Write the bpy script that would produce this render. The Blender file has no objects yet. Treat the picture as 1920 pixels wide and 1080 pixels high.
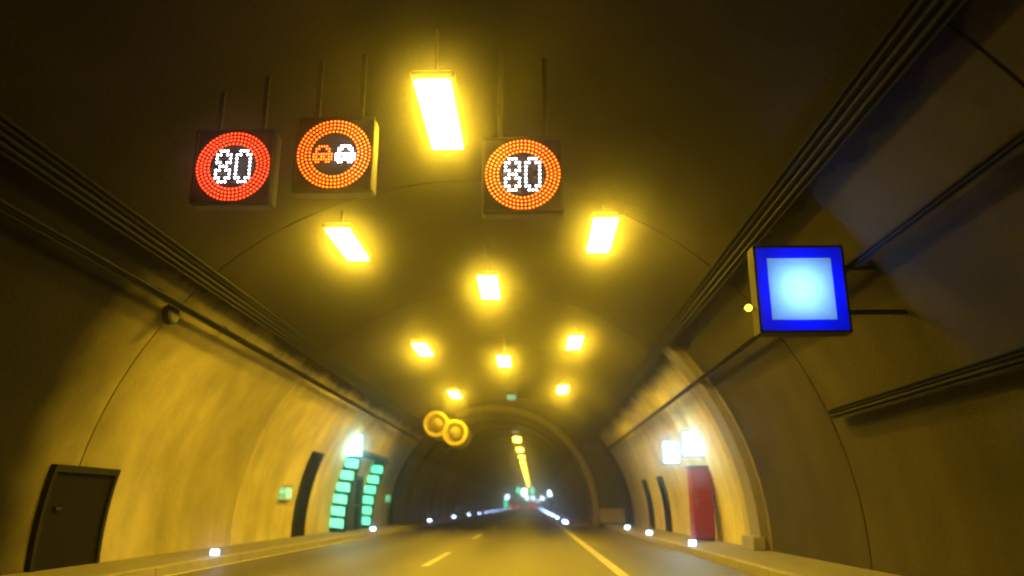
import bpy, math, random
from math import sin, cos, pi, sqrt, radians
random.seed(7)
S = bpy.context.scene
C = S.collection

# ------------------------------------------------------------------ camera, world, exposure
CAM = (0.0, 0.0, 1.2)
F = 1450.0                                   # focal length in pixels of the 1920 px wide photograph
TH = math.atan((947 - 540) / F)              # pitch up: the road vanishes at pixel (1000, 947)
PS = math.atan(40 / F * cos(TH))             # turned a little to the left
cd = bpy.data.cameras.new('camera')
cam = bpy.data.objects.new('camera', cd); C.objects.link(cam)
cam.location = CAM
cam.rotation_euler = (pi / 2 + TH, 0, PS)
cd.sensor_width = 36; cd.lens = F / 1920 * 36
cd.clip_start = 0.1; cd.clip_end = 3000
cd.dof.use_dof = True; cd.dof.focus_distance = 11.5; cd.dof.aperture_fstop = 0.4
S.camera = cam
W = bpy.data.worlds.new('World'); S.world = W; W.use_nodes = True
wn = W.node_tree.nodes; bg = wn['Background']
sky = wn.new('ShaderNodeTexSky'); sky.sky_type = 'NISHITA'; sky.sun_disc = False
sky.sun_elevation = radians(-8); sky.sun_rotation = radians(200)
W.node_tree.links.new(sky.outputs[0], bg.inputs[0]); bg.inputs[1].default_value = 0.05
S.view_settings.view_transform = 'Standard'; S.view_settings.look = 'None'
S.view_settings.exposure = 0.0; S.view_settings.gamma = 1.0
cy = S.cycles
cy.max_bounces = 4; cy.diffuse_bounces = 3; cy.glossy_bounces = 2; cy.volume_bounces = 0
cy.transmission_bounces = 4; cy.transparent_max_bounces = 6
cy.sample_clamp_indirect = 4.0; cy.use_denoising = True; cy.use_light_tree = True
cy.caustics_reflective = False; cy.caustics_refractive = False
cy.filter_width = 1.9

def ray(px, py):
    x = (px - 960) / F; y = -(py - 540) / F
    fy = cos(TH) - y * sin(TH); up = sin(TH) + y * cos(TH)
    return (x * cos(PS) - fy * sin(PS), x * sin(PS) + fy * cos(PS), up)
def at_z(px, py, z):
    r = ray(px, py); t = (z - CAM[2]) / r[2]; return (r[0] * t, r[1] * t, z)
def at_y(px, py, y):
    r = ray(px, py); t = y / r[1]; return (r[0] * t, y, CAM[2] + r[2] * t)
def at_x(px, py, x):
    r = ray(px, py); t = x / r[0]; return (x, r[1] * t, CAM[2] + r[2] * t)

# ------------------------------------------------------------------ materials
def mat_plain(name, col, rough=0.6, metal=0.0, var=0.25, scale=6.0, bump=0.15, spec=0.5):
    m = bpy.data.materials.new(name); m.use_nodes = True
    n = m.node_tree.nodes; l = m.node_tree.links; p = n['Principled BSDF']
    tc = n.new('ShaderNodeTexCoord'); nz = n.new('ShaderNodeTexNoise')
    nz.inputs['Scale'].default_value = scale; nz.inputs['Detail'].default_value = 6
    l.new(tc.outputs['Object'], nz.inputs['Vector'])
    mx = n.new('ShaderNodeMix'); mx.data_type = 'RGBA'
    mx.inputs[6].default_value = (*[c * (1 - var) for c in col], 1)
    mx.inputs[7].default_value = (*[min(1, c * (1 + var)) for c in col], 1)
    l.new(nz.outputs['Fac'], mx.inputs[0]); l.new(mx.outputs[2], p.inputs['Base Color'])
    p.inputs['Roughness'].default_value = rough; p.inputs['Metallic'].default_value = metal; p.inputs['Specular IOR Level'].default_value = spec
    if bump:
        b = n.new('ShaderNodeBump'); b.inputs['Strength'].default_value = bump; b.inputs['Distance'].default_value = 0.02
        l.new(nz.outputs['Fac'], b.inputs['Height']); l.new(b.outputs[0], p.inputs['Normal'])
    return m
def mat_emit(name, col, strength, base=(0.6, 0.6, 0.6)):
    m = bpy.data.materials.new(name); m.use_nodes = True
    p = m.node_tree.nodes['Principled BSDF']
    p.inputs['Base Color'].default_value = (*base, 1); p.inputs['Roughness'].default_value = 0.35
    p.inputs['Emission Color'].default_value = (*col, 1); p.inputs['Emission Strength'].default_value = strength
    return m
def mat_glow(name, col):
    m = bpy.data.materials.new(name); m.use_nodes = True
    n = m.node_tree.nodes; l = m.node_tree.links; n.remove(n['Principled BSDF'])
    t = n.new('ShaderNodeBsdfTranslucent'); d = n.new('ShaderNodeBsdfDiffuse'); mx = n.new('ShaderNodeMixShader')
    tc = n.new('ShaderNodeTexCoord'); nz = n.new('ShaderNodeTexNoise'); nz.inputs['Scale'].default_value = 3
    l.new(tc.outputs['Object'], nz.inputs['Vector'])
    c = n.new('ShaderNodeMix'); c.data_type = 'RGBA'
    c.inputs[6].default_value = (*[k * 0.85 for k in col], 1); c.inputs[7].default_value = (*col, 1); l.new(nz.outputs['Fac'], c.inputs[0])
    l.new(c.outputs[2], t.inputs[0]); l.new(c.outputs[2], d.inputs[0]); mx.inputs[0].default_value = 0.15
    l.new(t.outputs[0], mx.inputs[1]); l.new(d.outputs[0], mx.inputs[2]); l.new(mx.outputs[0], n['Material Output'].inputs[0])
    return m
def mathn(n, l, op, a, b):
    k = n.new('ShaderNodeMath'); k.operation = op
    for i, v in enumerate((a, b)):
        if isinstance(v, (int, float)): k.inputs[i].default_value = v
        elif v is not None: l.new(v, k.inputs[i])
    return k.outputs[0]
def mixc(n, l, f, a, b, typ='MIX'):
    k = n.new('ShaderNodeMix'); k.data_type = 'RGBA'; k.blend_type = typ
    if isinstance(f, (int, float)): k.inputs[0].default_value = f
    else: l.new(f, k.inputs[0])
    for i, v in ((6, a), (7, b)):
        if isinstance(v, tuple): k.inputs[i].default_value = (*v, 1)
        else: l.new(v, k.inputs[i])
    return k.outputs[2]
def mat_lining(name, paint, bare, seam_z, right_bare_left_shade=False):
    """sooty cast concrete with a washed, painted lower band, streaks and water stains"""
    m = bpy.data.materials.new(name); m.use_nodes = True
    n = m.node_tree.nodes; l = m.node_tree.links; p = n['Principled BSDF']
    g = n.new('ShaderNodeNewGeometry'); sp = n.new('ShaderNodeSeparateXYZ'); l.new(g.outputs['Position'], sp.inputs[0])
    nz = n.new('ShaderNodeTexNoise'); nz.inputs['Scale'].default_value = 0.55; nz.inputs['Detail'].default_value = 7
    nz.inputs['Roughness'].default_value = 0.62; l.new(g.outputs['Position'], nz.inputs['Vector'])
    mp = n.new('ShaderNodeMapping'); mp.inputs['Scale'].default_value = (1.6, 1.6, 0.16); l.new(g.outputs['Position'], mp.inputs[0])
    st = n.new('ShaderNodeTexNoise'); st.inputs['Scale'].default_value = 1.1; st.inputs['Detail'].default_value = 5; l.new(mp.outputs[0], st.inputs['Vector'])
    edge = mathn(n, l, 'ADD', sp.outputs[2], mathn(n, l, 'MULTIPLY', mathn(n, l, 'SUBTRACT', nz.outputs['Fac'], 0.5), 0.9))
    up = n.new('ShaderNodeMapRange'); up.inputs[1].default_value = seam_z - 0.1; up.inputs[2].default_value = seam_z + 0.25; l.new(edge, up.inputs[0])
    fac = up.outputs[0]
    if right_bare_left_shade:                       # the right wall of the lay-by stays unpainted up to the pilaster
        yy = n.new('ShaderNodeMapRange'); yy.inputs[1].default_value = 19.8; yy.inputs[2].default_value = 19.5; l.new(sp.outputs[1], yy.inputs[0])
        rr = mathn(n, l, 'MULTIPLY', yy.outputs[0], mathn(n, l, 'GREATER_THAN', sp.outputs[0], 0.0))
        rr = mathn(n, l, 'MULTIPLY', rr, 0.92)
        yl = n.new('ShaderNodeMapRange'); yl.inputs[1].default_value = 16.8; yl.inputs[2].default_value = 12.8  # near left wall: light fading towards the camera, painted in as darker concrete
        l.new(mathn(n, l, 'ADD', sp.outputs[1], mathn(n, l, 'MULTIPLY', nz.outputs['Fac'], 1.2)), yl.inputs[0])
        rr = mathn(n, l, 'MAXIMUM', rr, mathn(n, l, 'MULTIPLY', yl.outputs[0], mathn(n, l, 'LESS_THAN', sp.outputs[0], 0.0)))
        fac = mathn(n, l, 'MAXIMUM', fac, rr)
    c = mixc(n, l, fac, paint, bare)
    dirt = n.new('ShaderNodeMapRange'); dirt.inputs[1].default_value = 0.35; dirt.inputs[2].default_value = 0.7
    dirt.inputs[3].default_value = 0.85; dirt.inputs[4].default_value = 1.08; l.new(st.outputs['Fac'], dirt.inputs[0])
    d2 = n.new('ShaderNodeMapRange'); d2.inputs[1].default_value = 0.3; d2.inputs[2].default_value = 0.7
    d2.inputs[3].default_value = 0.74; d2.inputs[4].default_value = 1.2; l.new(nz.outputs['Fac'], d2.inputs[0])
    oi = n.new('ShaderNodeObjectInfo'); rv = mathn(n, l, 'ADD', mathn(n, l, 'MULTIPLY', oi.outputs['Random'], 0.35), 0.82)
    k = mathn(n, l, 'MULTIPLY', mathn(n, l, 'MULTIPLY', dirt.outputs[0], d2.outputs[0]), rv)
    cb = n.new('ShaderNodeCombineColor'); [l.new(k, cb.inputs[i]) for i in range(3)]
    l.new(mixc(n, l, 1.0, c, cb.outputs[0], 'MULTIPLY'), p.inputs['Base Color'])
    p.inputs['Roughness'].default_value = 0.85; p.inputs['Specular IOR Level'].default_value = 0.15
    fn = n.new('ShaderNodeTexNoise'); fn.inputs['Scale'].default_value = 14; fn.inputs['Detail'].default_value = 5; l.new(g.outputs['Position'], fn.inputs['Vector'])
    b = n.new('ShaderNodeBump'); b.inputs['Strength'].default_value = 0.35; b.inputs['Distance'].default_value = 0.03
    l.new(mathn(n, l, 'ADD', fn.outputs['Fac'], mathn(n, l, 'MULTIPLY', nz.outputs['Fac'], 2.0)), b.inputs['Height']); l.new(b.outputs[0], p.inputs['Normal'])
    return m
def mat_asphalt():
    m = bpy.data.materials.new('asphalt'); m.use_nodes = True
    n = m.node_tree.nodes; l = m.node_tree.links; p = n['Principled BSDF']
    g = n.new('ShaderNodeNewGeometry')
    mp = n.new('ShaderNodeMapping'); mp.inputs['Scale'].default_value = (1.0, 0.07, 1); l.new(g.outputs['Position'], mp.inputs[0])
    a = n.new('ShaderNodeTexNoise'); a.inputs['Scale'].default_value = 0.9; a.inputs['Detail'].default_value = 5; l.new(mp.outputs[0], a.inputs['Vector'])
    f = n.new('ShaderNodeTexNoise'); f.inputs['Scale'].default_value = 60; f.inputs['Detail'].default_value = 3; l.new(g.outputs['Position'], f.inputs['Vector'])
    c = mixc(n, l, a.outputs['Fac'], (0.065, 0.061, 0.054), (0.15, 0.14, 0.12))
    sp = n.new('ShaderNodeSeparateXYZ'); l.new(g.outputs['Position'], sp.inputs[0])
    wv = mathn(n, l, 'COSINE', mathn(n, l, 'MULTIPLY', mathn(n, l, 'ADD', sp.outputs[0], 0.32), 2 * pi / 1.95), None)
    tr = n.new('ShaderNodeMapRange'); tr.inputs[1].default_value = -1; tr.inputs[2].default_value = 1; tr.inputs[3].default_value = 0.72; tr.inputs[4].default_value = 1.15
    l.new(mathn(n, l, 'ADD', wv, mathn(n, l, 'MULTIPLY', mathn(n, l, 'SUBTRACT', a.outputs['Fac'], 0.5), 1.6)), tr.inputs[0])
    cb = n.new('ShaderNodeCombineColor'); [l.new(tr.outputs[0], cb.inputs[i]) for i in range(3)]
    c = mixc(n, l, 1.0, c, cb.outputs[0], 'MULTIPLY')
    l.new(mixc(n, l, 0.5, c, f.outputs['Color'], 'OVERLAY'), p.inputs['Base Color'])
    r = n.new('ShaderNodeMapRange'); r.inputs[3].default_value = 0.38; r.inputs[4].default_value = 0.66; l.new(a.outputs['Fac'], r.inputs[0]); l.new(r.outputs[0], p.inputs['Roughness'])
    b = n.new('ShaderNodeBump'); b.inputs['Strength'].default_value = 0.4; b.inputs['Distance'].default_value = 0.01
    l.new(f.outputs['Fac'], b.inputs['Height']); l.new(b.outputs[0], p.inputs['Normal'])
    return m
M = dict(
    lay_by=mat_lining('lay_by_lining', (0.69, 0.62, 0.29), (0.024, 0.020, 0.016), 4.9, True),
    bore=mat_lining('bore_lining', (0.24, 0.215, 0.19), (0.04, 0.036, 0.032), 3.9),
    endwall=mat_lining('end_wall_concrete', (0.05, 0.045, 0.04), (0.025, 0.022, 0.02), 4.0),
    block=mat_plain('concrete_block', (0.08, 0.072, 0.06), 0.8, var=0.3),
    collar=mat_plain('collar_concrete', (0.26, 0.23, 0.18), 0.7),
    walk=mat_plain('walkway_concrete', (0.24, 0.225, 0.19), 0.75, scale=2.5),
    kerb=mat_plain('kerb_concrete', (0.32, 0.30, 0.26), 0.7, scale=3),
    asphalt=mat_asphalt(),
    paint=mat_plain('road_paint', (0.55, 0.54, 0.5), 0.55, var=0.6, scale=4),
    dark=mat_plain('dark_metal', (0.035, 0.033, 0.03), 0.5, 0.4),
    black=mat_plain('black_face', (0.008, 0.008, 0.009), 0.8, bump=0, spec=0.1),
    grey=mat_plain('grey_metal', (0.30, 0.30, 0.29), 0.45, 0.6),
    galv=mat_plain('galvanised_steel', (0.12, 0.117, 0.11), 0.5, 0.5),
    red=mat_plain('red_enamel', (0.30, 0.022, 0.016), 0.4, var=0.15),
    fan=mat_plain('fan_paint', (0.66, 0.52, 0.10), 0.5, 0.1, var=0.35, scale=3),
    niche=mat_plain('dark_door_paint', (0.012, 0.011, 0.010), 0.8, spec=0.1),
    sodium=mat_emit('sodium_diffuser', (1.0, 0.62, 0.028), 150),
    bore_lamp=mat_emit('bore_lamp_diffuser', (1.0, 0.68, 0.06), 18),
    teal=mat_emit('teal_lamp_diffuser', (0.02, 0.55, 0.42), 0.8),
    dimteal=mat_emit('dim_teal_diffuser', (0.08, 0.35, 0.38), 0.35),
    led_red=mat_emit('red_led', (1.0, 0.035, 0.006), 9),
    led_orange=mat_emit('orange_led', (1.0, 0.085, 0.004), 9),
    led_white=mat_emit('white_led', (0.85, 0.88, 1.0), 14),
    led_green=mat_emit('green_panel', (0.0, 0.85, 0.50), 1.9),
    led_sig=mat_emit('green_signal', (0.0, 0.9, 0.5), 4),
    amber=mat_emit('amber_lamp', (1.0, 0.6, 0.03), 8),
    blue_glass=mat_glow('blue_glass', (0.010, 0.055, 0.7)),
    white_glass=mat_glow('white_glass', (0.42, 0.62, 0.9)),
    box_white=mat_plain('sign_box_enamel', (0.06, 0.06, 0.065), 0.7, spec=0.15),
    sign_lamp=mat_emit('sign_lamp', (0.85, 0.95, 1.0), 270),
    marker=mat_emit('blue_white_led', (0.34, 0.52, 1.0), 34),
    white_cyan=mat_emit('white_cyan_sign', (0.5, 1.0, 0.92), 34),
    white_blue=mat_emit('white_blue_sign', (0.5, 0.85, 1.0), 30),
    far_white=mat_emit('far_white_sign', (0.6, 0.85, 1.0), 12),
    cyan=mat_emit('cyan_edge', (0.02, 0.65, 0.8), 3),
    green_sign=mat_emit('green_wall_sign', (0.10, 0.55, 0.20), 0.7),
    tail=mat_emit('tail_light', (1.0, 0.03, 0.02), 14),
    tyre=mat_plain('tyre_rubber', (0.02, 0.02, 0.02), 0.85, spec=0.2),
    glass=mat_plain('car_glass', (0.02, 0.022, 0.025), 0.1, bump=0),
    car_a=mat_plain('silver_car_paint', (0.45, 0.45, 0.46), 0.3, 0.4, var=0.03, bump=0),
    car_b=mat_plain('dark_car_paint', (0.06, 0.06, 0.08), 0.3, 0.4, var=0.03, bump=0),
)

# ------------------------------------------------------------------ helpers
class MB:
    def __init__(s): s.v = []; s.f = []
    def add(s, vs, fs):
        o = len(s.v); s.v += [tuple(p) for p in vs]; s.f += [tuple(i + o for i in q) for q in fs]; return s
    def box(s, c, d, bev=0.0):
        x, y, z = c; a, b, h = d[0] / 2, d[1] / 2, d[2] / 2
        if not bev:
            vs = [(x + i * a, y + j * b, z + k * h) for i in (-1, 1) for j in (-1, 1) for k in (-1, 1)]
            return s.add(vs, [(0, 1, 3, 2), (4, 6, 7, 5), (0, 4, 5, 1), (2, 3, 7, 6), (0, 2, 6, 4), (1, 5, 7, 3)])
        out = [(-a + bev, -b), (a - bev, -b), (a, -b + bev), (a, b - bev), (a - bev, b), (-a + bev, b), (-a, b - bev), (-a, -b + bev)]
        vs = []
        for zz, k in ((-h, 1), (-h + bev, 0), (h - bev, 0), (h, 1)):
            fx, fy = (1 - k * bev / a, 1 - k * bev / b)
            vs += [(x + p * fx, y + q * fy, z + zz) for p, q in out]
        fs = [tuple(range(7, -1, -1)), tuple(range(24, 32))]
        for r in range(3):
            fs += [(r * 8 + i, r * 8 + (i + 1) % 8, r * 8 + 8 + (i + 1) % 8, r * 8 + 8 + i) for i in range(8)]
        return s.add(vs, fs)
    def lathe_y(s, c, prof, n=24):
        """profile of (radius, y) turned about the Y axis through c"""
        vs = []
        for r, y in prof: vs += [(c[0] + r * cos(2 * pi * i / n), c[1] + y, c[2] + r * sin(2 * pi * i / n)) for i in range(n)]
        fs = []
        for k in range(len(prof) - 1): fs += [(k * n + i, k * n + (i + 1) % n, k * n + n + (i + 1) % n, k * n + n + i) for i in range(n)]
        return s.add(vs, fs)
    def lathe_x(s, c, prof, n=20):
        vs = []
        for r, x in prof: vs += [(c[0] + x, c[1] + r * cos(2 * pi * i / n), c[2] + r * sin(2 * pi * i / n)) for i in range(n)]
        fs = []
        for k in range(len(prof) - 1): fs += [(k * n + i, k * n + (i + 1) % n, k * n + n + (i + 1) % n, k * n + n + i) for i in range(n)]
        return s.add(vs, fs)
    def prism_y(s, pts, y0, y1):
        n = len(pts); vs = [(p[0], y0, p[1]) for p in pts] + [(p[0], y1, p[1]) for p in pts]
        return s.add(vs, [tuple(range(n)), tuple(range(2 * n - 1, n - 1, -1))] + [(i, n + i, n + (i + 1) % n, (i + 1) % n) for i in range(n)])
    def prism_x(s, pts, x0, x1):
        n = len(pts); vs = [(x0, p[0], p[1]) for p in pts] + [(x1, p[0], p[1]) for p in pts]
        return s.add(vs, [tuple(range(n)), tuple(range(2 * n - 1, n - 1, -1))] + [(i, n + i, n + (i + 1) % n, (i + 1) % n) for i in range(n)])
    def build(s, name, m, parent=None, smooth=False):
        me = bpy.data.meshes.new(name); me.from_pydata(s.v, [], s.f); me.update()
        me.materials.append(M[m])
        if smooth:
            for p in me.polygons: p.use_smooth = True
        import bmesh
        b = bmesh.new(); b.from_mesh(me); bmesh.ops.recalc_face_normals(b, faces=b.faces); b.to_mesh(me); b.free()
        o = bpy.data.objects.new(name, me); C.objects.link(o); o.parent = parent
        return o
def box(name, c, d, m, parent=None, bev=0.0): return MB().box(c, d, bev).build(name, m, parent)
def tag(o, label, cat, group=None):
    o['label'] = label; o['category'] = cat
    if group: o['group'] = group
    return o
def thing(name, label, cat, loc=(0, 0, 0), rz=0.0, group=None):
    o = bpy.data.objects.new(name, None); C.objects.link(o); o.empty_display_size = 0.2
    o.location = loc; o.rotation_euler = (0, 0, rz)
    return tag(o, label, cat, group)
def struct(o): o['kind'] = 'structure'; return o
def dup(root, loc, label, rz=None, group=None):
    def cp(o, par):
        c = o.copy(); C.objects.link(c); c.parent = par
        for ch in o.children: cp(ch, c)
        return c
    r = cp(root, None); r.location = loc; r['label'] = label
    if rz is not None: r.rotation_euler = (0, 0, rz)
    if group: r['group'] = group
    return r
ORD = ['first', 'second', 'third', 'fourth', 'fifth', 'sixth', 'seventh', 'eighth', 'ninth', 'tenth', 'eleventh', 'twelfth',
       'thirteenth', 'fourteenth', 'fifteenth', 'sixteenth', 'seventeenth', 'eighteenth', 'nineteenth', 'twentieth']
ORD += ['twenty-' + o for o in ORD[:9]] + ['thirtieth'] + ['thirty-' + o for o in ORD[:9]] + ['fortieth']

# ------------------------------------------------------------------ tunnel lining
WX, WZ, WR = -1.3, 0.3, 7.0          # lay-by vault: centre and radius of the cross-section
BX, BZ, BR = -2.35, 0.8, 5.75        # narrow bore
Y0, YE, YF = -10.0, 46.0, 646.0      # back of the lay-by, its end wall, far end of the bore
def wall_x(side, z): return WX + side * sqrt(WR * WR - (z - WZ) ** 2)
def ceil_z(x): return WZ + sqrt(WR * WR - (x - WX) ** 2)
def ring_mesh(cx, cz, r, length, joint, depth, n=56):
    a0 = -math.asin((cz + 0.3) / r)
    prof = [(0, r + depth), (0, r), (length - joint, r), (length - joint, r + depth), (length, r + depth)]
    m = MB(); vs = []
    for y, rr in prof: vs += [(cx + rr * cos(a0 + (pi - 2 * a0) * i / n), y, cz + rr * sin(a0 + (pi - 2 * a0) * i / n)) for i in range(n + 1)]
    fs = []
    for k in range(4): fs += [(k * (n + 1) + i, k * (n + 1) + i + 1, (k + 1) * (n + 1) + i + 1, (k + 1) * (n + 1) + i) for i in range(n)]
    return m.add(vs, fs)
vault = thing('tunnel_lay_by', 'wide yellow-lit vaulted concrete lay-by hall in the foreground of the tunnel', 'tunnel', (0, Y0, 0))
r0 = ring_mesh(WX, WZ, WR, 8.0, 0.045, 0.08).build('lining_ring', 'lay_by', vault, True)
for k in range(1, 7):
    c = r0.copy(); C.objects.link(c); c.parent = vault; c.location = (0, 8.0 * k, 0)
bore = thing('tunnel_bore', 'narrow dark ribbed tunnel bore running away beyond the end wall', 'tunnel', (0, YE, 0))
b0 = ring_mesh(BX, BZ, BR, 6.0, 0.9, 0.16).build('lining_ring', 'bore', bore, True)
for k in range(1, 100):
    c = b0.copy(); C.objects.link(c); c.parent = bore; c.location = (0, 6.0 * k, 0)
for o in (r0, b0):
    o.data.set_sharp_from_angle(angle=radians(40))
# end wall: the crescent between the two vaults, with a thickness
ew = thing('end_wall', 'dark concrete end wall of the lay-by around the narrow bore mouth', 'wall', (0, YE, 0))
def arc(cx, cz, r, n, flip=False):
    a0 = -math.asin((cz + 0.2) / r)
    p = [(cx + r * cos(a0 + (pi - 2 * a0) * i / n), cz + r * sin(a0 + (pi - 2 * a0) * i / n)) for i in range(n + 1)]
    return p[::-1] if flip else p
n = 48; po = arc(WX, WZ, WR + 0.05, n); pi_ = arc(BX, BZ, BR - 0.01, n)
vs = [(p[0], y, p[1]) for y in (-0.02, 0.35) for p in po] + [(p[0], y, p[1]) for y in (-0.02, 0.35) for p in pi_]
q = n + 1; fs = []
for i in range(n):
    fs += [(i, i + 1, 2 * q + i + 1, 2 * q + i), (q + i, q + i + 1, 3 * q + i + 1, 3 * q + i), (2 * q + i, 2 * q + i + 1, 3 * q + i + 1, 3 * q + i)]
MB().add(vs, fs).build('wall_face', 'endwall', ew)
# raised collar round the bore mouth, right side and crown
m = MB(); vs = []; nn = 36
for rr, y in ((BR - 0.02, -0.2), (BR + 0.32, -0.2), (BR + 0.32, 0.0), (BR - 0.02, 0.0)):
    for i in range(nn + 1):
        a = radians(-8 + 120 * i / nn); vs.append((BX + rr * cos(a), y, BZ + rr * sin(a)))
k = nn + 1; fs = []
for j in range(4):
    j2 = (j + 1) % 4; fs += [(j * k + i, j * k + i + 1, j2 * k + i + 1, j2 * k + i) for i in range(nn)]
fs += [(0, k, 2 * k, 3 * k), (nn, k + nn, 2 * k + nn, 3 * k + nn)]
m.add(vs, fs).build('mouth_collar', 'collar', ew)
for row in range(8):                                   # block courses right of the bore mouth
    z0 = 0.16 + row * 0.56; z1 = z0 + 0.52
    xl = BX + sqrt((BR + 0.42) ** 2 - max(0, z0 - BZ) ** 2) if z0 < 6 else 3
    xr = wall_x(1, z1) - 0.12
    x = xl - (0.0 if row % 2 else 0.45); 
    while x < xr - 0.15:
        xa = max(x, xl); xb = min(x + 0.98, xr); x += 1.02
        if xb - xa > 0.15: box('block', ((xa + xb) / 2, -0.045, (z0 + z1) / 2), (xb - xa, 0.07, z1 - z0), 'block', ew, 0.012)
bar = thing('crash_barrier', 'low pale concrete crash barrier at the foot of the end wall', 'barrier', (4.55, 45.2, 0.15))
MB().prism_x([(-0.28, 0), (-0.28, 0.12), (-0.12, 0.35), (-0.08, 0.85), (0.08, 0.85), (0.12, 0.35), (0.28, 0.12), (0.28, 0)], -0.85, 0.55).build('barrier_body', 'kerb', bar)
box('base_strip', (-0.15, -0.31, 0.05), (1.42, 0.05, 0.1), 'galv', bar)
# pilaster that closes the unpainted part of the right wall
pil = thing('wall_pilaster', 'pale upright pilaster on the right wall beside the red cabinet', 'pilaster', (0, 20.2, 0))
pts = []
for i in range(13):
    z = 0.14 + i * 0.42; pts.append((wall_x(1, z) - 0.22, z))
for z in [p[1] for p in pts[::-1]]: pts.append((wall_x(1, z) + 0.05, z))
MB().prism_y(pts, -0.45, 0.45).build('pilaster_shaft', 'collar', pil)
box('pilaster_foot', (wall_x(1, 0.3) - 0.28, 0, 0.3), (0.3, 1.1, 0.32), 'kerb', pil, 0.02)

# ------------------------------------------------------------------ road, walkways, markings
KL, KR, KB = -6.68, 4.12, 1.82
road = struct(MB().add([(KL, Y0, 0), (KR, Y0, 0), (KR, YE, 0), (KL, YE, 0), (KB, YE, 0), (KB, YF, 0), (KL, YF, 0)],
                       [(0, 1, 2, 4, 3), (3, 4, 5, 6)]).build('road', 'asphalt'))
def walkway(name, xa, xb, ya, yb, kerb_x):
    w = struct(MB().box(((xa + xb) / 2, (ya + yb) / 2, 0.035), (abs(xb - xa), yb - ya, 0.22)).build(name, 'walk'))
    s = 1 if kerb_x < (xa + xb) / 2 else -1
    L = 4.0; me = MB().box((0, L / 2, 0.03), (0.16, L - 0.012, 0.27), 0.015).build('kerb_stone', 'kerb', w)
    me.location = (kerb_x - s * 0.075, ya, 0)
    y = ya + L; cnt = 1
    while y + L <= yb + 0.1 and cnt < 60:
        c = me.copy(); C.objects.link(c); c.parent = w; c.location = (kerb_x - s * 0.075, y, 0); y += L; cnt += 1
    if y < yb - 1:
        o = MB().box((kerb_x - s * 0.075, (y + yb) / 2, 0.03), (0.16, yb - y, 0.27)).build('kerb_stone', 'kerb', w); o['kind'] = 'stuff'
    return w
walkway('walkway', KL, -8.45, Y0, YF, KL)
walkway('walkway', KR, 5.85, Y0, YE - 0.14, KR)
walkway('walkway', KB, 3.75, YE + 0.4, YF, KB)
def strip(name, x, ya, yb, w):
    return MB().add([(x - w / 2, ya, 0.006), (x + w / 2, ya, 0.006), (x + w / 2, yb, 0.006), (x - w / 2, yb, 0.006)], [(0, 1, 2, 3)]).build(name, 'paint', road)
strip('edge_line', -6.42, Y0, YF, 0.15)
strip('edge_line', 1.58, Y0, YF, 0.2)
y = 16.6 - 13.3
while y < 330:
    strip('lane_dash', -2.22, y, y + 4.8, 0.17); y += 13.3

# ------------------------------------------------------------------ ceiling lamps of the lay-by
LZ = 6.35
def make_lamp(name, label, group, loc, glass, w=0.46, ln=1.9, drop=0.5):
    t = thing(name, label, 'lamp', loc, 0, group)
    box('diffuser', (0, 0, 0.0), (w, ln, 0.07), glass, t, 0.015)
    m = MB().box((0, 0, 0.085), (w + 0.12, ln + 0.12, 0.1), 0.03)
    m.build('housing', 'dark', t)
    for s in (-1, 1):
        h = box('hanger', (0, s * ln * 0.33, 0.13 + drop / 2), (0.04, 0.06, drop), 'dark', t)
        box('bolt_plate', (0, s * ln * 0.33, 0.16), (0.16, 0.16, 0.03), 'galv', h)
    return t
ln_pos = {'left': [(655, 460), (793, 656), (852, 740)], 'centre': [(825, 220), (918, 540), (945, 678)], 'right': [(1130, 443), (1077, 643), (1055, 731)]}
rowx = {'left': -3.77, 'centre': -1.1, 'right': 1.4}
near = ['nearest', 'middle', 'farthest']
for row, ps in ln_pos.items():
    x = rowx[row] if row != 'centre' else None
    for i, p in enumerate(ps):
        w = at_z(*p, LZ); X = x if x is not None else (-1.24 if i == 0 else -1.05)
        d = ceil_z(X) - LZ - 0.13 + 0.03
        if i == 0: proto = make_lamp('ceiling_lamp', '', 'bright yellow lamps over the lay-by', (X, w[1], LZ), 'sodium', drop=d); o = proto; px_ = X
        elif row == 'centre' and i == 1: proto = make_lamp('ceiling_lamp', '', 'bright yellow lamps over the lay-by', (X, w[1], LZ), 'sodium', drop=d); o = proto
        else: o = dup(proto, (X, w[1], LZ), '')
        o['label'] = '%s glaring yellow-white ceiling lamp of the %s row over the lay-by' % (near[i], row)
w = at_z(960, 745, LZ)
make_lamp('ceiling_lamp', 'small teal-green ceiling lamp between the centre row and the bore', 'lamps not burning yellow', (-1.05, w[1], LZ), 'teal', 0.42, 1.4, ceil_z(-1.05) - LZ - 0.1)
# bore lamps along the crown
BLZ = 5.65
def bceil(x): return BZ + sqrt(BR * BR - (x - BX) ** 2)
make_lamp('bore_lamp', 'faint grey-teal lamp just inside the bore mouth, before the yellow row', 'lamps not burning yellow', (-1.1, 49.5, BLZ), 'dimteal', 0.42, 1.4, bceil(-1.1) - BLZ - 0.1)
bl = make_lamp('bore_lamp', 'first yellow lamp in the bore crown row, counted from its mouth', 'yellow lamps along the bore crown', (-1.1, 55.5, BLZ), 'bore_lamp', 0.5, 3.2, bceil(-1.1) - BLZ - 0.1)
for k in range(1, 36):
    dup(bl, (-1.1, 55.5 + 10.4 * k, BLZ), '%s yellow lamp in the bore crown row, counted from its mouth' % ORD[k])

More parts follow.
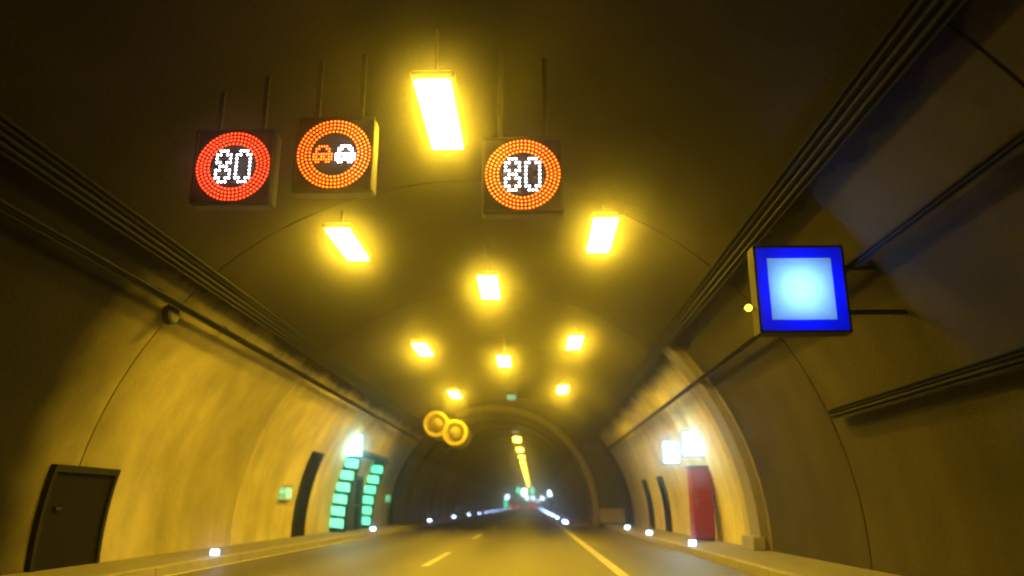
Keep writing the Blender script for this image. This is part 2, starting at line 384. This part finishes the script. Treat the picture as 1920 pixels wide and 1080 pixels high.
# ------------------------------------------------------------------ overhead LED signs
def dots(pts, y, r, m):
    for x, z in pts: m.add([(x + r * cos(pi / 3 * i), y, z + r * sin(pi / 3 * i)) for i in range(6)] , [tuple(range(6))])
    return m
def grid(step, R):
    k = int(R / step) + 1
    return [((i + (0.5 if j % 2 else 0)) * step, j * step * 0.87) for i in range(-k, k + 1) for j in range(-k, k + 1)]
RO, RI = 0.475, 0.325
P = 0.044                                                   # LED pitch
def ring_pts():
    out = []
    for k in range(4):
        r = RO - k * (RO - RI) / 3; nn = int(2 * pi * r / 0.05)
        out += [(r * cos(2 * pi * (i + 0.5 * (k % 2)) / nn), r * sin(2 * pi * (i + 0.5 * (k % 2)) / nn)) for i in range(nn)]
    return out
FONT = {'8': ['.###.', '##.##', '#...#', '##.##', '.###.', '##.##', '#...#', '##.##', '.###.'],
        '0': ['.###.', '##.##', '#...#', '#...#', '#...#', '#...#', '#...#', '##.##', '.###.']}
CARS = ['..####..', '.##..##.', '.#....#.', '########', '##.##.##', '########', '.##..##.']
def bitmap(rows, cx, px, pz):
    out = []
    for j, row in enumerate(rows):
        for i, ch in enumerate(row):
            if ch == '#': out.append((cx + (i - (len(row) - 1) / 2) * px, ((len(rows) - 1) / 2 - j) * pz))
    return out
def digit_pts(ch, cx): return bitmap(FONT[ch], cx, 0.045, 0.055)
def car_pts(cx): return bitmap(CARS, cx, 0.034, 0.037)
def led_sign(label, px, py, kind, ringmat):
    c = at_y(px, py, 9.3)
    t = thing('overhead_led_sign', label, 'sign', c, 0, 'round LED signs hung from the lay-by ceiling')
    MB().box((0, 0.13, 0), (1.06, 0.24, 1.06), 0.03).build('housing', 'dark', t)
    f = box('front_panel', (0, -0.0, 0), (0.98, 0.03, 0.98), 'black', t)
    fr = MB()
    for s in (-1, 1):
        fr.box((s * 0.505, -0.02, 0), (0.03, 0.06, 1.04)); fr.box((0, -0.02, s * 0.505), (0.98, 0.06, 0.03))
    fr.build('rim', 'tyre', f)
    o = dots(ring_pts(), -0.022, 0.0145, MB()).build('red_led_ring', ringmat, t); o['kind'] = 'stuff'
    if kind == '80':
        for ch, cx in (('8', -0.132), ('0', 0.132)):
            o = dots(digit_pts(ch, cx), -0.022, 0.0165, MB()).build('led_digit', 'led_white', t); o['kind'] = 'stuff'; o['label'] = 'white LED digit ' + ch
    else:
        o = dots(car_pts(-0.15), -0.022, 0.013, MB()).build('led_car_symbol', ringmat, t); o['kind'] = 'stuff'; o['label'] = 'red LED car symbol'
        o = dots(car_pts(0.15), -0.022, 0.0175, MB()).build('led_car_symbol', 'led_white', t); o['kind'] = 'stuff'; o['label'] = 'white LED car symbol'
    for s in (-1, 1):
        top = ceil_z(c[0] + s * 0.3) - c[2] + 0.03
        h = box('hanger', (s * 0.3, 0.13, (0.53 + top) / 2), (0.06, 0.06, top - 0.53), 'dark', t)
        box('bolt_plate', (s * 0.3, 0.13, 0.545), (0.18, 0.18, 0.03), 'galv', h)
    return t
led_sign('leftmost overhead LED sign, red ring around white digits 80', 438, 313, '80', 'led_red')
led_sign('middle overhead LED sign, red ring with one red and one white car symbol', 627, 290, 'car', 'led_orange')
led_sign('right-hand overhead LED sign, red ring around 80, right of the nearest centre lamp', 980, 328, '80', 'led_orange')

# ------------------------------------------------------------------ blue lit sign on the right
c = at_y(1503, 541, 9.8)
t = thing('blue_lit_sign', 'large glowing blue square sign with white centre, high on the right wall', 'sign', c)
hb = MB().box((0, 0.24, 0), (1.18, 0.03, 1.18))
for s in (-1, 1):
    hb.box((s * 0.575, 0.105, 0), (0.03, 0.24, 1.18)); hb.box((0, 0.105, s * 0.575), (1.12, 0.24, 0.03))
hb.build('housing', 'box_white', t)
box('lamp_tray', (0, 0.215, 0), (0.5, 0.02, 0.5), 'sign_lamp', t)
fm = MB()
for s in (-1, 1):
    fm.box((s * 0.49, 0.0, 0), (0.14, 0.01, 1.12)); fm.box((0, 0.0, s * 0.49), (0.84, 0.01, 0.14))
f = fm.build('blue_border', 'blue_glass', t)
box('white_panel', (0, 0.0, 0), (0.835, 0.01, 0.835), 'white_glass', t)
for s in (-1, 1):
    a = (0.58, wall_x(1, c[2] + s * 0.3) - c[0])
    h = box('bracket_arm', ((a[0] + a[1]) / 2 - 0.01, 0.1, s * 0.3), (a[1] - a[0] + 0.1, 0.06, 0.06), 'galv', t)
c2 = at_y(1405, 574, 9.8)
t = thing('amber_beacon', 'tiny amber beacon at the left edge of the blue sign', 'beacon', (c[0] - 0.68, 9.9, c2[2]))
MB().lathe_y((0, 0, 0), [(0, -0.07), (0.03, -0.06), (0.045, -0.02), (0.045, 0.0)], 14).build('lens', 'amber', t, True)
MB().lathe_y((0, 0, 0), [(0.055, 0.0), (0.055, 0.06), (0, 0.06)], 14).build('base', 'dark', t)
box('bracket', (0.07, 0.04, 0), (0.12, 0.03, 0.03), 'galv', t)

# ------------------------------------------------------------------ cable trays along the vault
def tray(name, label, cat, side, ang, y0, y1, w=0.3, tubes=3):
    x = WX + side * (WR - 0.12) * cos(radians(ang)); z = WZ + (WR - 0.12) * sin(radians(ang))
    t = thing(name, label, cat, (x, y0, z)); t.rotation_euler = (0, side * radians(90 - ang), 0)
    L = y1 - y0
    m = MB().box((0, L / 2, 0), (w, L, 0.02)).box((-w / 2, L / 2, -0.04), (0.02, L, 0.1)).box((w / 2, L / 2, -0.04), (0.02, L, 0.1))
    m.build('tray', 'tyre', t)
    for i in range(tubes):
        MB().lathe_y(((i - (tubes - 1) / 2) * w / (tubes + 0.6), 0, -0.045), [(0.028, 0.02), (0.028, L - 0.02)], 8).build('cable', 'tyre', t, True)
    for k in range(int(L / 3)):
        box('bracket', (0, 1 + k * 3, 0.06), (w + 0.03, 0.05, 0.1), 'tyre', t)
    return t
tray('cable_tray', 'dark cable tray high along the left side of the lay-by vault', 'cable tray', -1, 46.5, Y0 + 1, YE - 0.4, 0.34)
tray('cable_tray', 'dark cable tray high along the right side of the lay-by vault', 'cable tray', 1, 46.5, Y0 + 1, YE - 0.4, 0.34)
tray('cable_conduit', 'thin conduit on the left wall below the cable tray', 'conduit', -1, 40.5, Y0 + 1, YE - 0.4, 0.1, 1)
tray('cable_conduit', 'thin conduit on the right wall below the cable tray', 'conduit', 1, 35.5, Y0 + 1, YE - 0.4, 0.1, 1)
tray('cable_conduit', 'double conduit low on the near right wall', 'conduit', 1, 20.5, Y0 + 1, 13.5, 0.16, 2)

# ------------------------------------------------------------------ kerb marker lights
def marker(loc, label, face=-1):
    t = thing('kerb_marker_light', label, 'marker light', loc, 0, 'blue-white marker lights on the kerbs')
    MB().prism_x([(-0.07, 0), (-0.055, 0.13), (0.05, 0.16), (0.08, 0)], -0.1, 0.1).build('body', 'grey', t)
    MB().prism_x([(-0.085, 0.02), (-0.072, 0.125), (-0.055, 0.125), (-0.07, 0.02)], -0.085, 0.085).build('lens', 'marker', t)
    return t
ZK = 0.165
mk = marker((KL - 0.08, 17.2, ZK), 'nearest blue-white marker light on the left kerb')
dup(mk, (KL - 0.08, 34.0, ZK), 'second blue-white marker on the left kerb, beside the green-lit exit')
for k, yy in enumerate([36.4, 29.6, 21.7]):
    dup(mk, (KR + 0.08, yy, ZK), ['blue-white marker on the right lay-by kerb nearest the end wall', 'middle of three blue-white markers on the right lay-by kerb', 'blue-white marker on the right lay-by kerb nearest the red cabinet'][k])
yl = 52.5
for k in range(22):
    dup(mk, (KL - 0.08, yl, ZK), '%s blue-white marker on the left kerb inside the bore' % ORD[k]); yl += 16
yr = 47.2
for k in range(24):
    dup(mk, (KB + 0.08, yr, ZK), '%s blue-white marker on the right kerb inside the bore' % ORD[k]); yr += 3.0 if k == 0 else 14

# ------------------------------------------------------------------ emergency exit on the left wall
ex = thing('emergency_exit', 'emergency exit in the left wall flanked by two green-lit columns', 'exit', (-8.1, 35.6, 0.145))
fx = -8.1
def off(z): return wall_x(-1, z + 0.145) + 8.1
for yy in (32.9 - 35.6, 38.3 - 35.6):
    zs = [i * 0.26 for i in range(13)]
    pts = [(off(z) + 0.6, z) for z in zs] + [(off(z) - 0.06, z) for z in zs[::-1]]
    cM = MB().prism_y(pts, yy - 0.17, yy + 0.17).build('column', 'niche', ex)
    for k in range(6):
        z = 0.34 + k * 0.475
        o = MB().prism_y([(-0.27, -0.14), (0.0, -0.17), (0.27, -0.2), (0.27, 0.14), (0.12, 0.18), (-0.27, 0.2)], -0.04, -0.002).build('light_panel', 'led_green', cM)
        o.location = (off(z) + 0.29, yy - 0.17, z)
box('lintel', (off(3.2) + 0.22, 0, 3.2), (0.6, 5.7, 0.16), 'niche', ex, 0.02)
dr = box('door', (0.12, 0.0, 1.1), (0.08, 1.5, 2.2), 'niche', ex, 0.01)
box('push_bar', (0.19, 0.0, 1.05), (0.06, 1.2, 0.06), 'grey', dr)
box('door_frame', (0.06, 0, 2.26), (0.5, 1.74, 0.1), 'galv', ex)
for s in (-1, 1): box('door_frame', (0.06, s * 0.82, 1.1), (0.5, 0.12, 2.2), 'galv', ex)
c = at_y(660, 835, 32.2)
sg = thing('exit_sign', 'dazzling white-green lit exit sign over the green columns on the left wall', 'sign', c)
MB().box((0, 0.08, 0), (0.86, 0.16, 0.86), 0.02).build('housing', 'dark', sg)
box('lit_panel', (0, -0.012, 0), (0.74, 0.02, 0.74), 'white_cyan', sg)
fr = MB()
for s in (-1, 1):
    fr.box((s * 0.4, -0.012, 0), (0.06, 0.024, 0.86)); fr.box((0, -0.012, s * 0.4), (0.74, 0.024, 0.06))
fr.build('green_border', 'cyan', sg)
aw = wall_x(-1, c[2]) - c[0]
box('bracket_arm', ((aw - 0.42) / 2, 0.08, 0.2), (abs(aw) - 0.38, 0.06, 0.06), 'galv', sg)
# slim lamp arm reaching from the wall above that sign
c = at_x(628, 803, -7.35)
t = thing('wall_light', 'slim pale strip light on the left wall above the exit sign', 'lamp', c)
box('tube', (0, 0, 0), (0.05, 1.3, 0.05), 'white_cyan', t, 0.012)
box('holder', (-0.12, 0, 0.05), (0.3, 1.2, 0.04), 'galv', t)
# green wall signs
def green_sign(label, px, py, d):
    c = at_x(px, py, -8.05); wx = wall_x(-1, c[2]) if d == 0 else d
    c = at_x(px, py, wx + 0.06)
    t = thing('green_wall_sign', label, 'sign', c, 0, 'small green lit signs on the left wall')
    box('backing', (-0.02, 0, 0), (0.06, 1.05, 0.5), 'galv', t)
    f = box('lit_face', (0.022, 0, 0), (0.02, 0.97, 0.42), 'green_sign', t)
    for z in (-0.06, 0.08): box('pale_stripe', (0.036, 0, z), (0.008, 0.88, 0.05), 'led_green', f)
    e = box('lit_end', (0, -0.54, 0), (0.3, 0.03, 0.42), 'green_sign', t)
    box('pale_stripe', (0, -0.56, 0.05), (0.26, 0.008, 0.05), 'led_green', e)
    return t
green_sign('small green lit sign on the left wall nearest the camera, before the dark recess', 537, 925, 0)
green_sign('small green lit sign on the left wall just past the emergency exit', 728, 935, 0)
# dark recesses in the left wall
def wall_door(name, label, cat, side, yc, w, h, m='niche'):
    x = wall_x(side, 0.3); t = thing(name, label, cat, (x, yc, 0.145))
    s = side
    def curved(nm, z0, z1, ya, yb, proud, mt):                  # a slab that follows the curve of the wall
        zs = [z0 + (z1 - z0) * i / 8 for i in range(9)]
        fr = [(wall_x(s, z + 0.145) - x - s * proud, z) for z in zs]; bk = [(wall_x(s, z + 0.145) - x + s * 0.06, z) for z in zs[::-1]]
        return MB().prism_y(fr + bk, ya, yb).build(nm, mt, t)
    d = curved('door', 0, h, -w / 2, w / 2, 0.05, m)
    for k in (-1, 1): curved('frame', 0, h, k * (w / 2 + 0.05) - 0.05, k * (w / 2 + 0.05) + 0.05, 0.1, 'tyre')
    curved('frame', h, h + 0.12, -w / 2 - 0.1, w / 2 + 0.1, 0.11, 'tyre')
    box('handle', (wall_x(s, 1.15) - x - s * 0.08, -w * 0.32, 1.0), (0.05, 0.16, 0.04), 'dark', d)
    return t
wall_door('wall_cabinet', 'dark low cabinet in the left wall near the left edge', 'cabinet', -1, 14.2, 1.9, 1.6)
wall_door('wall_recess', 'tall dark narrow recess in the left wall before the emergency exit', 'recess', -1, 28.2, 1.1, 2.75)
wall_door('service_door', 'narrow dark service door on the right wall nearest the end wall', 'door', 1, 38.6, 0.9, 2.1)
wall_door('service_door', 'narrow dark service door on the right wall, between red cabinet and far door', 'door', 1, 33.9, 0.9, 2.1)
c = at_x(232, 588, -7.6)
t = thing('wall_box', 'small dark round junction box high on the left wall', 'junction box', (wall_x(-1, c[2]) + 0.02, c[1], c[2]))
MB().lathe_x((0, 0, 0), [(0.22, 0), (0.22, 0.12), (0.17, 0.15), (0, 0.15)], 20).build('box_body', 'dark', t)
box('conduit', (0.03, 0, 0.42), (0.05, 0.05, 0.5), 'dark', t)

# ------------------------------------------------------------------ red emergency station on the right wall
t = thing('emergency_cabinet', 'tall red emergency cabinet on the right walkway', 'cabinet', (5.2, 25.0, 0.145))
MB().box((0, 0, 1.12), (0.62, 0.7, 2.1), 0.03).build('body', 'red', t)
d = box('door', (0, -0.36, 1.2), (0.5, 0.03, 1.6), 'red', t, 0.008)
box('handle', (-0.18, -0.39, 1.15), (0.03, 0.04, 0.18), 'grey', d)
box('plinth', (0, 0, 0.035), (0.56, 0.62, 0.07), 'dark', t)
box('roof_cap', (0, 0, 2.2), (0.72, 0.8, 0.06), 'dark', t, 0.01)
def lit_sign(name, label, loc, w, h, mat, arm=None):
    t = thing(name, label, 'sign', loc)
    MB().box((0, 0.07, 0), (w + 0.08, 0.14, h + 0.08), 0.02).build('housing', 'dark', t)
    p = box('lit_panel', (0, -0.008, 0), (w - 0.06, 0.02, h - 0.06), mat, t)
    fr = MB()
    for s in (-1, 1):
        fr.box((s * (w / 2 - 0.01), -0.01, 0), (0.04, 0.024, h)); fr.box((0, -0.01, s * (h / 2 - 0.01)), (w - 0.06, 0.024, 0.04))
    fr.build('border', 'cyan', t)
    if arm: box('bracket_arm', ((w / 2 + arm) / 2, 0.07, h * 0.2), (arm - w / 2 + 0.08, 0.05, 0.05), 'galv', t)
    return t
c = at_y(1258, 848, 26.4); lit_sign('lit_sign', 'smaller white-blue lit sign left of the one over the red cabinet', c, 0.5, 0.7, 'white_blue', wall_x(1, c[2] + 0.14) - c[0])
c = at_y(1300, 832, 24.6); lit_sign('lit_sign', 'bright white-blue lit sign just above the red cabinet', c, 0.66, 0.72, 'white_blue', wall_x(1, c[2] + 0.14) - c[0])

# ------------------------------------------------------------------ jet fans under the vault
def jet_fan(loc, label, side_off):
    t = thing('jet_fan', label, 'fan', loc, 0, 'yellow jet fans near the end wall')
    MB().lathe_y((0, 0, 0), [(0.42, -1.2), (0.5, -1.36), (0.6, -1.42), (0.66, -1.34), (0.64, -1.2), (0.64, 1.3), (0.56, 1.36), (0.42, 1.3)], 28).build('casing', 'fan', t, True)
    MB().lathe_y((0, 0, 0), [(0.42, -1.2), (0.36, -0.5), (0.36, 0.5), (0.40, 1.3)], 28).build('silencer', 'fan', t, True)
    h = MB().lathe_y((0, 0, 0), [(0, -1.5), (0.16, -1.44), (0.28, -1.3), (0.32, -1.1), (0.3, 0.3), (0, 0.4)], 18).build('hub', 'fan', t, True)
    for k in range(8):
        a = 2 * pi * k / 8; m = MB()
        m.add([(0.12 * cos(a), -0.5, 0.12 * sin(a)), (0.35 * cos(a + .1), -0.46, 0.35 * sin(a + .1)), (0.35 * cos(a + .42), -0.34, 0.35 * sin(a + .42)), (0.12 * cos(a + .6), -0.36, 0.12 * sin(a + .6)),
               (0.12 * cos(a), -0.49, 0.12 * sin(a)), (0.35 * cos(a + .1), -0.45, 0.35 * sin(a + .1)), (0.35 * cos(a + .42), -0.33, 0.35 * sin(a + .42)), (0.12 * cos(a + .6), -0.35, 0.12 * sin(a + .6))],
              [(0, 1, 2, 3), (7, 6, 5, 4), (0, 1, 5, 4), (1, 2, 6, 5), (2, 3, 7, 6), (3, 0, 4, 7)])
        m.build('blade', 'grey', h)
    gd = MB()
    for rr in (0.18, 0.32, 0.46):
        gd.lathe_y((0, -1.53, 0), [(rr - 0.012, 0), (rr, -0.012), (rr + 0.012, 0), (rr, 0.012), (rr - 0.012, 0)], 24)
    for k in range(4):
        a = pi * k / 4; dx, dz = cos(a), sin(a)
        gd.add([(sx * 0.52 * dx - sn * 0.012 * dz, -1.53 + yy, sx * 0.52 * dz + sn * 0.012 * dx) for sx in (-1, 1) for sn in (-1, 1) for yy in (-0.012, 0.012)],
               [(0, 1, 3, 2), (4, 6, 7, 5), (0, 4, 5, 1), (2, 3, 7, 6), (0, 2, 6, 4), (1, 5, 7, 3)])
    gd.build('guard', 'grey', t)
    for s in (-0.9, 0.9):
        MB().lathe_y((0, s, 0), [(0.645, -0.05), (0.67, -0.04), (0.67, 0.04), (0.645, 0.05)], 28).build('band', 'galv', t)
        for e in (-0.3, 0.3):
            top = ceil_z(loc[0] + e) - loc[2]
            box('hanger', (e, s, (0.56 + top) / 2), (0.05, 0.05, top - 0.56 + 0.05), 'galv', t)
    return t
c = at_y(823, 800, 40.5); jet_fan(c, 'left one of two yellow jet fans hung before the end wall', 0)
c = at_y(858, 816, 40.5); jet_fan(c, 'right one of two yellow jet fans hung before the end wall', 0)

# ------------------------------------------------------------------ far signals and stations in the bore
def lane_signal(label, px, py, d, mat, kind):
    c = at_y(px, py, d); t = thing('lane_signal', label, 'signal', c, 0, 'far signals hung in the bore')
    MB().box((0, 0.1, 0), (1.3, 0.2, 1.5), 0.03).build('housing', 'dark', t)
    if kind == 'arrow':
        MB().prism_y([(0, -0.55), (0.48, 0.0), (0.2, 0.0), (0.2, 0.55), (-0.2, 0.55), (-0.2, 0.0), (-0.48, 0.0)], -0.04, -0.005).build('arrow', mat, t)
    else:
        box('lit_panel', (0, -0.02, 0), (0.9, 0.03, 1.2), mat, t)
    top = bceil(c[0]) - c[2]
    box('hanger', (0, 0.1, (0.74 + top) / 2), (0.1, 0.1, top - 0.74 + 0.1), 'galv', t)
    return t
lane_signal('far green arrow signal over the left lane deep in the bore', 972, 920, 150, 'led_sig', 'arrow')
lane_signal('far green arrow signal over the right lane deep in the bore', 998, 920, 150, 'led_sig', 'arrow')
lane_signal('far white lit panel between the two green arrow signals', 983, 923, 152, 'far_white', 'panel')
lane_signal('farther white lit panel low over the lanes behind the green signals', 988, 934, 250, 'far_white', 'panel')
lane_signal('farthest white lit panel over the right lane behind the green signals', 1000, 934, 255, 'far_white', 'panel')
for i, (px, py, d, lab) in enumerate([(1033, 925, 132, 'nearest white-blue lit sign on the right wall inside the bore'), (1017, 934, 215, 'second white-blue lit sign on the right wall inside the bore'), (1009, 940, 300, 'third white-blue lit sign on the right wall inside the bore')]):
    c = at_y(px, py, d); x = min(c[0], 2.9)
    t = lit_sign('bore_station_sign', lab, (x, d, max(c[2], 2.6)), 1.0, 0.9, 'far_white', BX + sqrt(BR ** 2 - (max(c[2], 2.6) - BZ) ** 2) - x)
    s = thing('bore_cabinet', ['nearest', 'second', 'third'][i] + ' dark cabinet on the right walkway inside the bore, under a lit sign', 'cabinet', (2.9, d + 0.4, 0.145))
    MB().box((0, 0, 0.95), (0.5, 0.5, 1.9), 0.02).build('body', 'niche', s)
    box('door', (0, -0.262, 0.95), (0.42, 0.02, 1.6), 'dark', s)
t = lit_sign('bore_exit_sign', 'far white lit sign on the left wall of the bore above a green panel', (-7.0, 215, 3.3), 1.0, 1.1, 'far_white')
box('bracket_arm', (-0.5, 0.07, 0), (0.35, 0.05, 0.05), 'galv', t)
t = thing('bore_exit', 'far green lit exit column on the left wall of the bore', 'exit', (-7.35, 216, 0.145))
box('column', (0, 0.1, 1.35), (0.95, 0.2, 2.7), 'niche', t)
for k in range(3): box('light_panel', (0, -0.02, 0.6 + k * 0.8), (0.8, 0.04, 0.7), 'led_sig', t)

# ------------------------------------------------------------------ cars far ahead
def car(label, loc, paint):
    t = thing('car', label, 'car', loc, 0, 'cars far ahead in the bore')
    prof = [(-2.1, 0.3), (-2.15, 0.55), (-2.1, 0.95), (-1.9, 1.02), (1.0, 0.98), (1.95, 0.8), (2.1, 0.55), (2.05, 0.3)]
    MB().prism_x(prof, -0.88, 0.88).build('body', paint, t)
    m = MB(); vs = []
    for x, k in ((-1, 0), (1, 0)):
        vs += [(x * 0.82, -1.85, 1.0), (x * 0.64, -1.35, 1.45), (x * 0.64, 0.2, 1.47), (x * 0.82, 1.0, 1.0)]
    m.add(vs, [(0, 1, 2, 3), (7, 6, 5, 4), (0, 4, 5, 1), (1, 5, 6, 2), (2, 6, 7, 3), (3, 7, 4, 0)]); cb = m.build('cabin', paint, t)
    MB().add([(-0.7, -1.795, 1.065), (0.7, -1.795, 1.065), (0.58, -1.42, 1.4), (-0.58, -1.42, 1.4), (-0.7, -1.77, 1.05), (0.7, -1.77, 1.05), (0.58, -1.4, 1.385), (-0.58, -1.4, 1.385)],
             [(0, 1, 2, 3), (7, 6, 5, 4), (0, 4, 5, 1), (1, 5, 6, 2), (2, 6, 7, 3), (3, 7, 4, 0)]).build('rear_window', 'glass', cb)
    for s in (-1, 1):
        for yy in (-1.35, 1.35):
            wh = MB().lathe_x((s * 0.8, yy, 0.32), [(0, -0.1), (0.28, -0.1), (0.32, -0.06), (0.32, 0.06), (0.28, 0.1), (0, 0.1)], 18).build('wheel', 'tyre', t)
            MB().lathe_x((s * 0.8, yy, 0.32), [(0, s * 0.105), (0.19, s * 0.11), (0.2, s * 0.1)], 14).build('rim', 'grey', wh)
        box('tail_light', (s * 0.68, -2.15, 0.84), (0.34, 0.08, 0.2), 'tail', t)
    box('bumper', (0, -2.16, 0.46), (1.7, 0.1, 0.2), 'dark', t)
    box('number_plate', (0, -2.155, 0.7), (0.5, 0.03, 0.12), 'paint', t)
    return t
car('silver car with red tail lights far ahead in the left lane', (-4.1, 175, 0.006), 'car_a')
car('dark car with red tail lights far ahead in the right lane', (-0.4, 190, 0.006), 'car_b')

# ------------------------------------------------------------------ haze added to give the lamps their lens-glare halos
hz = MB().box((-1.5, (Y0 + YF) / 2, 3.6), (22, YF - Y0 + 12, 9.4)).build('haze', 'dark')
hz['kind'] = 'stuff'
vm = bpy.data.materials.new('glare_haze'); vm.use_nodes = True
nt = vm.node_tree; nt.nodes.clear()
out = nt.nodes.new('ShaderNodeOutputMaterial'); pv = nt.nodes.new('ShaderNodeVolumePrincipled')
pv.inputs['Color'].default_value = (0.95, 0.95, 0.95, 1); pv.inputs['Density'].default_value = 0.0072; pv.inputs['Anisotropy'].default_value = 0.972
nt.links.new(pv.outputs[0], out.inputs['Volume'])
hz.data.materials.clear(); hz.data.materials.append(vm)
